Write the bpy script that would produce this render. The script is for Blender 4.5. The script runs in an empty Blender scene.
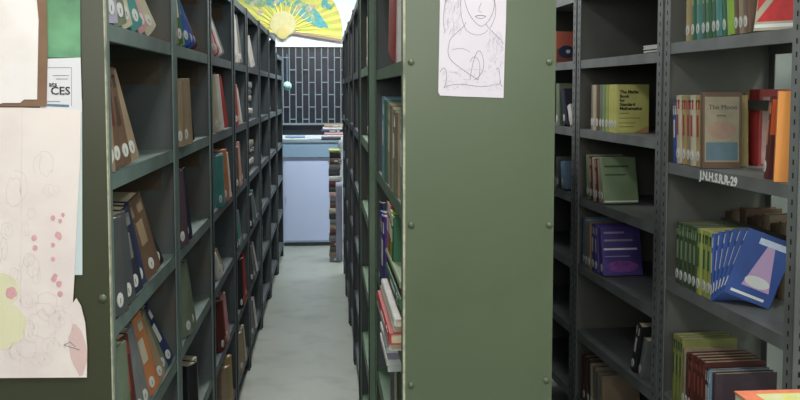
import bpy, math, random
from mathutils import Vector, Matrix
rnd = random.Random(7)
R = math.radians
SC = bpy.context.scene
COL = SC.collection

# ------------------------------------------------------------------ camera
FPX = 900.0                                   # focal length in pixels of an 800 px wide frame
TH = R(4.0)                                   # looking slightly down
PSI = math.atan(73 / FPX * math.cos(TH))      # and slightly to the right of the aisle
EYE = Vector((0, 0, 1.6))
cam = bpy.data.cameras.new('camera')
cam.sensor_width = 36
cam.lens = FPX / 800 * 36
cam.shift_y = -46 / 800
cam.clip_start = .02
camo = bpy.data.objects.new('camera', cam)
COL.objects.link(camo)
camo.location = EYE
camo.rotation_euler = (R(90) - TH, 0, -PSI)
SC.camera = camo

# ------------------------------------------------------------------ world, exposure
SC.view_settings.view_transform = 'Standard'
SC.view_settings.look = 'None'
SC.view_settings.gamma = 1
SC.view_settings.use_curve_mapping = False
SC.view_settings.exposure = 0.1
w = bpy.data.worlds.new('world')
SC.world = w
w.use_nodes = True
w.node_tree.nodes['Background'].inputs[0].default_value = (.30, .36, .42, 1)
w.node_tree.nodes['Background'].inputs[1].default_value = .25

# ------------------------------------------------------------------ lamps (each hangs from the ceiling, out of the frame)
LAMPS = [  # name of place, x, y, z, length x, length y, watts, colour
    (-.10, .9, 2.92, .35, 1.2, 30, (1, .98, .93)),
    (-.15, 4.6, 2.92, .25, 1.2, 40, (1, .98, .94)),
    (-.10, 8.2, 2.92, 1.4, .5, 88, (.92, .97, 1.0)),
]
AISLE_LAMP = (.95, .9, 2.92, .2, .9, 11, (1, .97, .92))

# ------------------------------------------------------------------ materials
dl = bpy.data.lights.new('added_front_light', 'AREA'); dl.shape = 'RECTANGLE'; dl.size = 3.6; dl.size_y = 1.0; dl.energy = 66; dl.color = (1, .99, .99)
dlo = bpy.data.objects.new('added_front_light', dl); COL.objects.link(dlo)
dlo.location = (-.3, -3.1, 2.25); dlo.rotation_euler = (R(82), 0, 0)   # added wide light behind the camera; no window is built there
MATS = {}
def mat(name, col, rough=.6, metal=0., var=.12, scale=6., bump=0., stain=None, stain_amt=0., stain_scale=2.5, coat=0., emit=0.):
    if name in MATS: return MATS[name]
    m = bpy.data.materials.new(name)
    m.use_nodes = True
    nt = m.node_tree; N = nt.nodes; Lk = nt.links
    b = N['Principled BSDF']
    tc = N.new('ShaderNodeTexCoord')
    nz = N.new('ShaderNodeTexNoise'); nz.inputs['Scale'].default_value = scale
    nz.inputs['Detail'].default_value = 5
    Lk.new(tc.outputs['Object'], nz.inputs['Vector'])
    r = N.new('ShaderNodeValToRGB')
    c0 = [max(0, c * (1 - var)) for c in col]; c1 = [min(1, c * (1 + var)) for c in col]
    r.color_ramp.elements[0].position = .3; r.color_ramp.elements[1].position = .7
    r.color_ramp.elements[0].color = (*c0, 1); r.color_ramp.elements[1].color = (*c1, 1)
    Lk.new(nz.outputs['Fac'], r.inputs['Fac'])
    out = r.outputs['Color']
    if stain:
        n2 = N.new('ShaderNodeTexNoise'); n2.inputs['Scale'].default_value = stain_scale
        n2.inputs['Detail'].default_value = 8
        Lk.new(tc.outputs['Object'], n2.inputs['Vector'])
        r2 = N.new('ShaderNodeValToRGB')
        r2.color_ramp.elements[0].position = .5; r2.color_ramp.elements[1].position = .68
        r2.color_ramp.elements[0].color = (0, 0, 0, 1)
        r2.color_ramp.elements[1].color = (stain_amt,) * 3 + (1,)
        Lk.new(n2.outputs['Fac'], r2.inputs['Fac'])
        mx = N.new('ShaderNodeMix'); mx.data_type = 'RGBA'
        Lk.new(r2.outputs['Color'], mx.inputs[0])
        Lk.new(out, mx.inputs[6]); mx.inputs[7].default_value = (*stain, 1)
        out = mx.outputs[2]
    Lk.new(out, b.inputs['Base Color'])
    b.inputs['Roughness'].default_value = rough
    b.inputs['Metallic'].default_value = metal
    b.inputs['Coat Weight'].default_value = coat
    if bump:
        bp = N.new('ShaderNodeBump'); bp.inputs['Strength'].default_value = bump; bp.inputs['Distance'].default_value = .004
        Lk.new(nz.outputs['Fac'], bp.inputs['Height']); Lk.new(bp.outputs['Normal'], b.inputs['Normal'])
    if emit:
        b.inputs['Emission Color'].default_value = (*col, 1); b.inputs['Emission Strength'].default_value = emit
    MATS[name] = m
    return m

def srgb(r, g, b):
    f = lambda c: (c / 255 / 12.92) if c / 255 <= .04045 else ((c / 255 + .055) / 1.055) ** 2.4
    return (f(r), f(g), f(b))

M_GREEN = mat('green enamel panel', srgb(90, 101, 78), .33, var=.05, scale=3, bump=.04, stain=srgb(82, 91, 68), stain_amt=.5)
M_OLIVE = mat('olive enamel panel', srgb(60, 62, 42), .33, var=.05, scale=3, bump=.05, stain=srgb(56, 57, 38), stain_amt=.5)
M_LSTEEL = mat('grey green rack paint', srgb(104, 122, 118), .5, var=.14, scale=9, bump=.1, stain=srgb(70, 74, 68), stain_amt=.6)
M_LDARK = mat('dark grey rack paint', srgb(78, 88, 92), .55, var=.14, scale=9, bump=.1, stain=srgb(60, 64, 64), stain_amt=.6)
M_LSHEET = mat('dark grey rack sheet', srgb(82, 88, 88), .6, var=.15, scale=4, bump=.1, stain=srgb(88, 76, 62), stain_amt=.8, stain_scale=3)
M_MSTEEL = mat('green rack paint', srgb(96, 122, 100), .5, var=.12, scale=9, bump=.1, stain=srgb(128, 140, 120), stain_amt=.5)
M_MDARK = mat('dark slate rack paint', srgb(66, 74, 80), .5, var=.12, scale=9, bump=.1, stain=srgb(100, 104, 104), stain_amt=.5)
M_RSTEEL = mat('slate grey rack paint', srgb(110, 114, 114), .5, var=.14, scale=9, bump=.12, stain=srgb(72, 72, 68), stain_amt=.6)
M_RSHEET = mat('slate grey rack sheet', srgb(96, 97, 92), .6, var=.12, scale=4, bump=.1, stain=srgb(74, 66, 56), stain_amt=.7)
M_HOLE = mat('slot hole shadow', srgb(20, 20, 20), .9, var=0)
M_CHIP = mat('bare chipped edge', srgb(170, 170, 148), .5, var=.25, scale=60, stain=srgb(96, 104, 84), stain_amt=.9, stain_scale=10)
M_BOLT = mat('painted bolt', srgb(92, 102, 80), .35, metal=.2, var=.1)
M_PAGE = mat('page paper', srgb(196, 184, 156), .9, var=.1, scale=40)
M_OLDPAGE = mat('aged page paper', srgb(134, 112, 88), .9, var=.15, scale=40)
M_LABEL = mat('white paper sticker', srgb(192, 194, 190), .8, var=.06, scale=60)
M_WHITE = mat('white paint print', srgb(225, 228, 225), .7, var=.03)
M_INK = mat('dark print ink', srgb(48, 46, 44), .8, var=.1)
M_PENCIL = mat('pencil line', srgb(128, 122, 126), .9, var=.15, scale=60)
M_FLOOR = mat('polished cement', srgb(152, 157, 148), .38, var=.06, scale=1.6, bump=.03, stain=srgb(128, 132, 122), stain_amt=.6, stain_scale=5)
M_WALL = mat('white distemper wall', srgb(226, 234, 238), .9, var=.03, scale=3)
M_SIDEWALL = mat('pale grey green wall', srgb(190, 200, 190), .9, var=.05, scale=2, stain=srgb(160, 165, 150), stain_amt=.4)

def cm(key):                                    # book cloth and paper colours
    c = CC[key]; g_ = sum(c) / 3
    return mat('cover ' + key, srgb(*[(v * .82 + g_ * .18) * .93 for v in c]), .55, var=.14, scale=18, stain=tuple(c * .55 for c in srgb(*CC[key])), stain_amt=.5, stain_scale=9)
CC = dict(white=(214, 212, 206), cream=(196, 188, 160), tan=(160, 138, 108), brown=(112, 84, 64), darkbrown=(78, 60, 50), orange=(204, 122, 70),
    red=(182, 52, 52), brightred=(206, 50, 48), maroon=(104, 44, 40), pink=(206, 150, 150), blue=(52, 92, 178), darkblue=(44, 56, 100), navy=(40, 44, 66), teal=(70, 146, 142),
    aqua=(130, 190, 190), green=(56, 118, 78), darkgreen=(72, 92, 62), palegreen=(136, 162, 116), lime=(172, 182, 84), brightlime=(150, 200, 50), yellow=(208, 190, 84), lemon=(206, 204, 104),
    purple=(84, 62, 158), plum=(88, 66, 80), black=(40, 40, 44), grey=(120, 124, 124), darkgrey=(74, 78, 80), lavender=(170, 164, 190), sky=(120, 160, 196), mustard=(184, 158, 96),
    greengrey=(112, 128, 104), rust=(160, 80, 52), cobalt=(44, 84, 176), moss=(142, 150, 74))
CN = dict(darkbrown='dark brown', brightred='bright red', darkblue='dark blue', darkgreen='dark green', palegreen='pale green', brightlime='bright lime green', greengrey='grey-green',
    darkgrey='dark grey', lemon='lemon yellow', sky='sky blue', cobalt='cobalt blue', lime='lime green')

# ------------------------------------------------------------------ mesh helpers
class MB:
    def __init__(s): s.v = []; s.f = []; s.m = []; s.mats = []
    def mi(s, m):
        if m not in s.mats: s.mats.append(m)
        return s.mats.index(m)
    def add(s, vs, fs, m, M=None):
        o = len(s.v); k = s.mi(m)
        s.v += [tuple((M @ Vector(v)) if M else v) for v in vs]
        for f in fs: s.f.append([i + o for i in f]); s.m.append(k)
    def box(s, x0, x1, y0, y1, z0, z1, m, M=None):
        vs = [(x, y, z) for x in (x0, x1) for y in (y0, y1) for z in (z0, z1)]
        s.add(vs, [(0, 1, 3, 2), (4, 6, 7, 5), (0, 4, 5, 1), (2, 3, 7, 6), (0, 2, 6, 4), (1, 5, 7, 3)], m, M)
    def prism(s, pts, z0, z1, m, M=None):       # pts counter-clockwise in xy
        n = len(pts)
        vs = [(x, y, z0) for x, y in pts] + [(x, y, z1) for x, y in pts]
        fs = [tuple(range(n))[::-1], tuple(range(n, 2 * n))] + [(i, (i + 1) % n, n + (i + 1) % n, n + i) for i in range(n)]
        s.add(vs, fs, m, M)
    def disc(s, c, r, th, m, M=None, n=16, ax='z', dome=0.):   # lathe button
        vs = []; fs = []
        prof = [(r, 0), (r, th * .6), (r * .75, th), (0.0001, th + dome)]
        for rr, h in prof:
            for i in range(n):
                a = 2 * math.pi * i / n
                p = (rr * math.cos(a), rr * math.sin(a), h)
                if ax == 'y': p = (p[0], -p[2], p[1])
                if ax == 'x': p = (p[2], p[0], p[1])
                vs.append((c[0] + p[0], c[1] + p[1], c[2] + p[2]))
        for j in range(len(prof) - 1):
            for i in range(n):
                k = (i + 1) % n
                fs.append((j * n + i, j * n + k, (j + 1) * n + k, (j + 1) * n + i))
        fs.append(tuple(range(n))[::-1])
        s.add(vs, fs, m, M)
    def build(s, name, parent=None, M=None, smooth=False):
        me = bpy.data.meshes.new(name)
        me.from_pydata(s.v, [], s.f)
        for m in s.mats: me.materials.append(m)
        me.polygons.foreach_set('material_index', s.m)
        if smooth: me.polygons.foreach_set('use_smooth', [True] * len(s.f))
        me.update()
        o = bpy.data.objects.new(name, me)
        COL.objects.link(o)
        if parent: o.parent = parent
        if M is not None: o.matrix_basis = M
        return o

def empty(name, M):
    o = bpy.data.objects.new(name, None); COL.objects.link(o); o.empty_display_size = .05; o.matrix_basis = M
    return o
def tag(o, label, cat, group=None):
    o['label'] = label; o['category'] = cat
    if group: o['group'] = group
    return o
def struct(o): o['kind'] = 'structure'; return o
def T(x, y, z): return Matrix.Translation((x, y, z))
def RZ(a): return Matrix.Rotation(a, 4, 'Z')
def RY(a): return Matrix.Rotation(a, 4, 'Y')
def RX(a): return Matrix.Rotation(a, 4, 'X')
def ordinal(n): return ['first', 'second', 'third', 'fourth', 'fifth', 'sixth', 'seventh', 'eighth', 'ninth', 'tenth', 'eleventh', 'twelfth', 'thirteenth', 'fourteenth', 'fifteenth', 'sixteenth', 'seventeenth', 'eighteenth', 'nineteenth', 'twentieth'][n]

def ray(px, py):
    v = Vector(((px - 400) / FPX, 1, (154 - py) / FPX))
    return RZ(-PSI) @ (RX(-TH) @ v)
def onY(px, py, Y):                             # where the line of sight meets a plane across the aisle
    d = ray(px, py); t = Y / d.y
    return EYE.x + d.x * t, EYE.z + d.z * t

def text_mesh(txt, size, m, name, parent=None, M=None, bold=0., ext=.0004):
    cu = bpy.data.curves.new(name, 'FONT'); cu.body = txt; cu.size = size; cu.extrude = ext; cu.offset = bold; cu.resolution_u = 2
    to = bpy.data.objects.new(name, cu)
    me = bpy.data.meshes.new_from_object(to)
    bpy.data.objects.remove(to); bpy.data.curves.remove(cu)
    me.name = name; me.materials.clear(); me.materials.append(m)
    o = bpy.data.objects.new(name, me); COL.objects.link(o)
    if parent: o.parent = parent
    if M is not None: o.matrix_basis = M
    return o

# ------------------------------------------------------------------ the room
def shell(name, x0, x1, y0, y1, z0, z1, m):
    b = MB(); b.box(x0, x1, y0, y1, z0, z1, m); return struct(b.build(name))
YW = 9.62
shell('floor', -2.6, 2.6, -3.3, YW + .15, -.1, 0, M_FLOOR)
shell('ceiling', -2.6, 2.6, -3.3, YW + .15, 3.0, 3.1, M_WALL)
shell('wall_left', -2.6, -2.5, -3.3, YW, 0, 3, M_SIDEWALL)
shell('wall_right', 2.5, 2.6, -3.3, YW, 0, 3, M_SIDEWALL)
shell('wall_near', -2.5, 2.5, -3.3, -3.2, 0, 3, M_SIDEWALL)
# far wall with a window opening
WX0, WX1, WZ0, WZ1 = -.62, .34, 1.13, 2.075
b = MB()
b.box(-2.6, WX0, YW, YW + .15, 0, 3, M_WALL); b.box(WX1, 2.6, YW, YW + .15, 0, 3, M_WALL)
b.box(WX0, WX1, YW, YW + .15, 0, WZ0, M_WALL); b.box(WX0, WX1, YW, YW + .15, WZ1, 3, M_WALL)
struct(b.build('wall_far'))
m_glass = mat('dark window glass', srgb(28, 34, 44), .25, var=.3, scale=3)
m_grille = mat('pale painted grille', srgb(120, 132, 140), .5, var=.1)
b = MB(); b.box(WX0, WX1, YW + .06, YW + .07, WZ0, WZ1, m_glass)
win = struct(b.build('window_1'))
g = MB()
pitch = .068; x = WX0 + .02; i = 0
while x < WX1:
    g.box(x - .005, x + .005, YW + .015, YW + .027, WZ0 + .12, WZ1, m_grille)
    z = WZ1 - (.18 if i % 2 else .30) ; 
    z = WZ1 - (.12 if i % 2 == 0 else .25)
    while z > WZ0 + .14:
        g.box(x, min(x + pitch, WX1), YW + .015, YW + .027, z - .005, z + .005, m_grille)
        z -= .262
    x += pitch; i += 1
g.box(WX0, WX1, YW + .012, YW + .03, WZ0 + .11, WZ0 + .13, m_grille)
g.build('window_grille', win)
b = MB(); b.box(WX0 - .02, WX1 + .02, YW - .012, YW - .002, WZ1 - .01, WZ1 + .02, M_WALL)
b.build('window_frame', win)

# ------------------------------------------------------------------ lamps
def lamp(x, y, z, lx, ly, wt, c, label):
    e = empty('ceiling_light', T(x, y, 3.0)); tag(e, label, 'light')
    b = MB(); b.box(-lx / 2 - .03, lx / 2 + .03, -ly / 2 - .03, ly / 2 + .03, -.05, -.001, M_WALL); b.build('housing', e)
    b = MB(); b.box(-lx / 2, lx / 2, -ly / 2, ly / 2, -.07, -.052, mat('lamp diffuser', (1, 1, 1), .5, var=0, emit=1.0)); b.build('diffuser', e)
    l = bpy.data.lights.new('ceiling_light_source', 'AREA'); l.shape = 'RECTANGLE'; l.size = lx; l.size_y = ly; l.energy = wt; l.color = c
    o = bpy.data.objects.new('light_source', l); COL.objects.link(o); o.parent = e; o.location = (0, 0, z - 3.0)
for a, lab in zip(LAMPS, ('ceiling light over the near end of the middle aisle', 'ceiling light halfway down the middle aisle', 'ceiling light in front of the far white wall')):
    lamp(*a, lab)
lamp(*AISLE_LAMP, 'ceiling light over the right-hand aisle')
lamp(2.15, 2.2, 2.92, .2, 1.0, 22, (1, .98, .94), 'added light behind the right row of bookcases, brightening the wall there')  # unseen lamp added to brighten the wall behind the open-backed rack

# ------------------------------------------------------------------ racks
PW = .042                                       # width of a slotted angle post
def post_mesh(Lx, D, H, cx, cy, m, holes):      # cx, cy: which corner (0/1)
    b = MB(); t = .003
    x0, x1 = (0, PW) if cx == 0 else (Lx - PW, Lx)
    y0, y1 = (0, PW) if cy == 0 else (D - PW, D)
    ye = (0, t) if cy == 0 else (D - t, D)
    xe = (0, t) if cx == 0 else (Lx - t, Lx)
    b.box(x0, x1, ye[0], ye[1], 0, H, m); b.box(xe[0], xe[1], y0, y1, 0, H, m)
    b.box(x0, x1, y0, y1, 0, .012, m)
    if holes:
        z = .06
        while z < H - .03:
            for k in range(2):
                yy = (y0 + y1) / 2; h = .007; w2 = .0035
                xx = (x0 + x1) / 2; zz = z
                if k == 0:
                    for xs in (xe[0] - .0004, xe[1] + .0004): b.add([(xs, yy - w2, zz - h), (xs, yy + w2, zz - h), (xs, yy + w2, zz + h), (xs, yy - w2, zz + h)], [(0, 1, 2, 3)], M_HOLE)
                elif cy == 0:
                    ys = -.0004; b.add([(xx - w2, ys, zz - h), (xx + w2, ys, zz - h), (xx + w2, ys, zz + h), (xx - w2, ys, zz + h)], [(0, 1, 2, 3)], M_HOLE)
            z += .034
    return b
def shelf_mesh(Lx, D, m, lip=.036):
    b = MB(); e = .004
    b.box(e, Lx - e, .004, D - .004, -.003, 0, m)
    b.box(e, Lx - e, .0035, .0065, -lip, 0, m)
    b.box(e, Lx - e, .0065, .018, -lip, -lip + .002, m)
    b.box(e, Lx - e, D - .0065, D - .0035, -lip, 0, m)
    return b
class Rack: pass
def rack(name, label, P, ang, Lx, D, H, levels, m, sheet, group, holes=False, endpanel=None, back=True, backm=None, sides=(0, 1), bar=None, band=None):
    r = Rack(); r.M = T(P[0], P[1], 0) @ RZ(ang); r.L = Lx; r.D = D; r.lv = levels; r.ang = ang
    e = empty(name, r.M); tag(e, label, 'bookcase', group); r.e = e
    for cx in (0, 1):
        for cy in (0, 1): post_mesh(Lx, D, H, cx, cy, m, holes).build('post', e)
    sm = shelf_mesh(Lx, D, m)
    r.shelves = []
    for z in levels:
        r.shelves.append(sm.build('shelf', e, T(0, 0, z)))
    for s in sides:
        b = MB(); x = .0045 if s == 0 else Lx - .0065
        x = .0032 if s == 0 else Lx - .0052
        b.box(x, x + .002, .008, D - .008, .03, H - .03, sheet)
        if band:
            for z in levels[:-1]: b.box(x - .0008, x + .0028, PW + .004, D - PW, z + .195, z + .272, band)
        b.build('side_panel', e)
    if back:
        b = MB(); b.box(.006, Lx - .006, D - .0033, D - .0013, .03, H - .03, backm or sheet); b.build('back_panel', e)
    if bar:
        for z in bar:
            b = MB(); b.box(.006, Lx - .006, .214, .218, z - .016, z + .016, sheet); b.build('back_brace', e)
    return r

def px_s(r, px, dep=0.):                         # distance along a rack at which a bearing meets its front
    o = r.M @ Vector((0, dep, 0)); dx, dy = math.cos(r.ang), math.sin(r.ang)
    d = ray(px, 91)
    # o + s*(dx,dy) parallel to d (plan view)
    return (d.x * o.y - d.y * o.x) / (d.y * dx - d.x * dy)

LEFT_LV = [.135, .46, .79, 1.105, 1.425, 1.742, 2.06]
# left row: boundaries and fronts
LB = [1.90, 2.77, 3.60, 4.45, 5.16, 6.05, 6.95, 7.85, 8.75]
LX = [-.455, -.457, -.455, -.45, -.447, -.442, -.438, -.43]
PLACE = ['nearest', 'second', 'third', 'fourth', 'fifth', 'sixth', 'seventh', 'farthest']
left = []
for i in range(8):
    H = 2.065 if i < 7 else 1.93
    lv = [z for z in LEFT_LV if z < H] + ([H - .005] if i == 7 else [])
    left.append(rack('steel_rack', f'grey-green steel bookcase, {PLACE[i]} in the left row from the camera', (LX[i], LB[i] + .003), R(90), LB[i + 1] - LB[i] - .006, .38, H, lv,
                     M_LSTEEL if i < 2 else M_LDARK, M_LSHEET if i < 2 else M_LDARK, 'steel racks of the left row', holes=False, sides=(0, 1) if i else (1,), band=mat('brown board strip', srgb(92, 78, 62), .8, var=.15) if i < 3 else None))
# middle row, face seen from the aisle (only its left face shows)
MID_LV = [.15, .53, .915, 1.30, 1.678, 2.06]
ML2 = [.13, .44, .76, 1.08, 1.39, 1.70, 2.06]
MBY = [(2.252, 3.44, .188), (3.46, 4.32, .158), (4.33, 5.22, .150), (5.23, 6.1, .147), (6.11, 6.98, .140), (6.99, 7.86, .136)]
mid = []
for i, (y0, y1, X) in enumerate(MBY):
    ang = R(-90) + (R(.35) if i == 0 else 0)
    mid.append(rack('steel_rack', ('green steel bookcase, nearest in the middle row, behind the big green end panel' if i == 0 else
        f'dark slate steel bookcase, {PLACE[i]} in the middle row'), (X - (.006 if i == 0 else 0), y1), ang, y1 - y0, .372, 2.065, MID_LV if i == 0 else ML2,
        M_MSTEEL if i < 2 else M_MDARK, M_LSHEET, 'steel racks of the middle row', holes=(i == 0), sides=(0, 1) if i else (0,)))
# right row (slightly turned)
KR = -.0474; AR = math.atan(-KR)
RY_LV_A = [.16, .56, .962, 1.36, 1.76, 2.16]
RY_LV_B = [.24, .537, .836, 1.135, 1.435, 1.734, 2.03]
def rpt(y): return (1.2812 + KR * y, y)
rA = rack('steel_rack', 'slate grey steel bookcase with slotted posts, nearest in the right row', rpt(2.985), R(-90) + AR, .82, .38, 2.2, RY_LV_A, M_RSTEEL, M_RSHEET, 'steel racks of the right row', holes=True, back=False, sides=(0,), bar=(.30, 1.15, 1.555))
rB = rack('steel_rack', 'slate grey steel bookcase, second in the right row', rpt(3.90), R(-90) + AR, .90, .38, 2.2, RY_LV_B, M_RSTEEL, M_RSHEET, 'steel racks of the right row', holes=True, sides=(0, 1))
rC = rack('steel_rack', 'slate grey steel bookcase, farthest in the right row, beside the green panel edge', rpt(4.80), R(-90) + AR, .885, .38, 2.2, RY_LV_B, M_RSTEEL, M_RSHEET, 'steel racks of the right row', holes=True, sides=(0, 1))
# painted row code on a shelf lip
s0 = px_s(rA, 700)
text_mesh('J.N.H.S.R.R-29', .037, M_WHITE, 'painted_code', rA.shelves[3], T(s0 + .006, .0030, -.0325) @ RX(R(90)) @ Matrix.Diagonal((1.08, 1, 1, 1)), bold=.0012)

# ------------------------------------------------------------------ end panels (they belong to the nearest racks)
def end_panel(parent_rack, x0, x1, y, H, m, bolts, edge, name='end_panel'):
    inv = parent_rack.M.inverted()
    b = MB(); b.box(x0, x1, y - .016, y - .001, .02, H, m)
    if edge: b.box(x0 - .0022, x0 + .0035, y - .0175, y + .012, .02, H, M_CHIP)
    p = b.build(name, parent_rack.e, inv)
    p['label'] = 'flat painted sheet closing the end of the bookcase'
    for bx, bz in bolts:
        c = MB(); c.disc((bx, y - .016, bz), .0085, .004, M_BOLT, ax='y', dome=.002, n=12); c.build('bolt', p, smooth=True)
    return p
mp = []
for (px, py) in ((411, 62), (549, 62), (411, 225), (549, 225), (411, 385), (546, 380)): mp.append(onY(px, py, 2.236))
mp += [(mp[0][0], .53), (mp[1][0], .53)]
end_panel(mid[0], .1905, .573, 2.25, 2.065, M_GREEN, mp, True)
lp = [onY(103, 298, 1.885)]
lx1 = onY(105.6, 91, 1.885)[0]
pl = end_panel(left[0], -1.25, lx1 - .0012, 1.9005, 2.09, M_OLIVE, lp, False)
b = MB(); b.box(lx1 - .001, lx1 + .0016, 1.8845, 1.9, .02, 2.065, M_CHIP); b.build('edge_flange', left[0].e, left[0].M.inverted())['label'] = 'chipped pale edge of the front post'

# ------------------------------------------------------------------ books
MESHC = {}
def book_meshes(c, t, h, w, band, lab, old):
    key = (c, round(t, 3), round(h, 3), round(w, 3), band, lab, old)
    if key in MESHC: return MESHC[key]
    m = cm(c); b = MB(); bt = min(.003, t * .12)
    sp = [(t * .02, .004), (t * .2, .0012), (t * .5, 0), (t * .8, .0012), (t * .98, .004)]
    pts = [(0, w)] + [(0, .006)] + sp + [(t, .006), (t, w), (t - bt, w), (t - bt, .008), (bt, .008), (bt, w)]
    # U-shaped cover as three convex-ish prisms
    b.prism([(0, .008), *[(0, .006)], *sp, (t, .006), (t, .008)], 0, h, m)
    b.box(0, bt, .0078, w, 0, h, m); b.box(t - bt, t, .0078, w, 0, h, m)
    if band:
        bm = cm(band) if band in CC else M_INK
        z = h * .5
        for k, (zz, hh) in enumerate(((.90, .012), (.42, .30), (.80, .05))):
            if k == 1 : b.box(t * .34, t * .66, -.0005, .002, h * zz, h * (zz + hh), bm)
            else: b.box(t * .15, t * .85, -.0006 + .001, .003, h * zz, h * (zz) + hh * .6, bm)
    cover = b.build('cover'); me = cover.data; bpy.data.objects.remove(cover)
    b = MB(); b.box(bt + .0002, t - bt - .0002, .0082, w - .004, .003, h - .003, M_OLDPAGE if old else M_PAGE)
    o = b.build('pages'); pg = o.data; bpy.data.objects.remove(o)
    lb = None
    if lab:
        b = MB(); n = 10; rx = min(t * .3, .011); rz = .017; cz = .034
        pts = [(t / 2 + rx * math.cos(2 * math.pi * i / n), cz + rz * math.sin(2 * math.pi * i / n)) for i in range(n)]
        vs = [(x, -.0012, z) for x, z in pts] + [(x, .003, z) for x, z in pts]
        fs = [tuple(range(n)), tuple(range(2 * n - 1, n - 1, -1))] + [(i, n + i, n + (i + 1) % n, (i + 1) % n) for i in range(n)]
        b.add(vs, fs, M_LABEL); b.box(t / 2 - .001, t / 2 + .001, -.0014, 0, cz - .008, cz + .004, M_INK)
        o = b.build('spine_label'); lb = o.data; bpy.data.objects.remove(o)
    MESHC[key] = (me, pg, lb)
    return MESHC[key]
def book(M, c, t, h, w, label, group, band=None, lab=True, old=False, name='book', far=False):
    me, pg, lb = book_meshes(c, t, h, w, band, lab, old)
    o = bpy.data.objects.new(name, me); COL.objects.link(o); o.matrix_basis = M
    tag(o, label, 'book', group)
    p = bpy.data.objects.new('pages', pg); COL.objects.link(p); p.parent = o
    if lb:
        l = bpy.data.objects.new('spine_label', lb); COL.objects.link(l); l.parent = o; l['label'] = 'white sticker at the foot of the spine'
    return o
def row(r, lv, px, specs, where, group, setb=.012, s0=None, yaw=0.):
    """specs left to right in view: (colour, thickness, height, width, lean, opts)"""
    z = r.lv[lv]
    s = px_s(r, px) if s0 is None else s0
    out = []; prev = None; n = 0
    for sp in specs:
        c, t, h, w, a = sp[:5]; op = sp[5] if len(sp) > 5 else {}
        if c is None: s += t; prev = None; continue
        a = R(a); yw = R(op.get('yaw', yaw))
        if prev is not None:
            pt, ph, pa = prev
            cy = math.cos(yw)
            if a > pa >= 0: s += (ph * math.cos(pa) + pt * math.sin(pa)) * (math.tan(a) - math.tan(pa)) / cy
        elif a > 0: s = max(s, h * math.sin(a) / math.cos(yw) + .012)
        s += .0012
        sb = op.get('sb', setb) + rnd.uniform(0, .006) * (0 if 'yaw' in op else 1)
        if a >= 0: L = T(s, sb, z + .0006) @ RZ(-yw) @ RY(-a)
        else: L = T(s + t / math.cos(a), sb, z + .0006) @ RZ(-yw) @ RY(-a) @ T(-t, 0, 0)
        nm = op.get('d', CN.get(c, c) + ' book'); 
        label = op.get('lab') or f'{nm}, {ordinal(n)} from left, {where}'
        o = book(r.M @ L, c, t, h, w, label, group, op.get('band'), op.get('st', True), op.get('old', False))
        out.append(o)
        s += t / math.cos(a) * (1 / max(.3, math.cos(yw)))
        prev = (t, h, a); n += 1
    return out, s

# -- left row, nearest rack
g1 = 'books in the nearest left bookcase'
row(left[0], 5, 112.5, [('lavender', 0.056, .24, .17, 6, {'band': 'white'}), ('greengrey', 0.050, .235, .17, 14), ('cream', 0.044, .24, .17, 22), ('teal', 0.050, .24, .17, 29, {'band': 'cream'}),
    ('pink', 0.044, .23, .17, 35, {'band': 'maroon'}), ('cream', 0.056, .22, .17, 40, {'d': 'worn cream book'})], 'upper shelf of the nearest left bookcase', g1, yaw=22)
row(left[0], 4, 109.8, [('tan', 0.042, .22, .15, 5, {'band': 'brown'}), ('brown', 0.047, .225, .16, 11, {'band': 'maroon'}), ('brown', 0.047, .225, .16, 17, {'band': 'darkbrown'}), ('tan', 0.053, .225, .16, 23, {'d': 'light tan book'})],
    'shelf with the orange tag, nearest left bookcase', g1, yaw=22)
row(left[0], 3, 112, [('darkgrey', 0.073, .215, .16, 5, {'d': 'charcoal bound volume'}), ('darkgrey', 0.065, .215, .16, 10), ('navy', 0.065, .215, .16, 15, {'band': 'grey'}), ('darkblue', 0.052, .22, .16, 19),
    ('brown', 0.087, .225, .17, 24, {'d': 'thick tan-brown bound volume', 'band': 'tan'}), ('black', 0.052, .215, .16, 32, {'band': 'white'})], 'middle shelf of the nearest left bookcase', g1, yaw=22)
row(left[0], 2, 117, [('greengrey', 0.069, .24, .17, 5), ('maroon', 0.061, .235, .17, 10, {'band': 'red'}), ('grey', 0.054, .235, .17, 14), ('grey', 0.046, .235, .17, 18, {'d': 'silver-grey book'}), ('orange', 0.076, .235, .17, 22, {'band': 'cream'}),
    ('tan', 0.054, .22, .17, 27), ('greengrey', 0.046, .22, .17, 31, {'d': 'drab book'}), ('darkblue', 0.046, .225, .17, 35, {'band': 'white'})], 'lowest clear shelf of the nearest left bookcase', g1, yaw=22)
row(left[0], 1, 121, [('cream', .05, .22, .17, 10), ('greengrey', .05, .22, .17, 18), ('brown', .05, .22, .17, 24)], 'bottom shelf behind the left panel', g1, yaw=22)
b = MB(); b.box(0, .06, 0, .004, 0, .03, mat('orange paper tag', srgb(206, 128, 76), .7)); b.box(0, .06, .004, .05, .026, .03, mat('orange paper tag', (1, 1, 1)))
tag(b.build('paper_tag', None, left[0].M @ T(.03, .02, 1.6515)), 'orange paper tag on top of the brown books, nearest left bookcase', 'tag')
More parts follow.
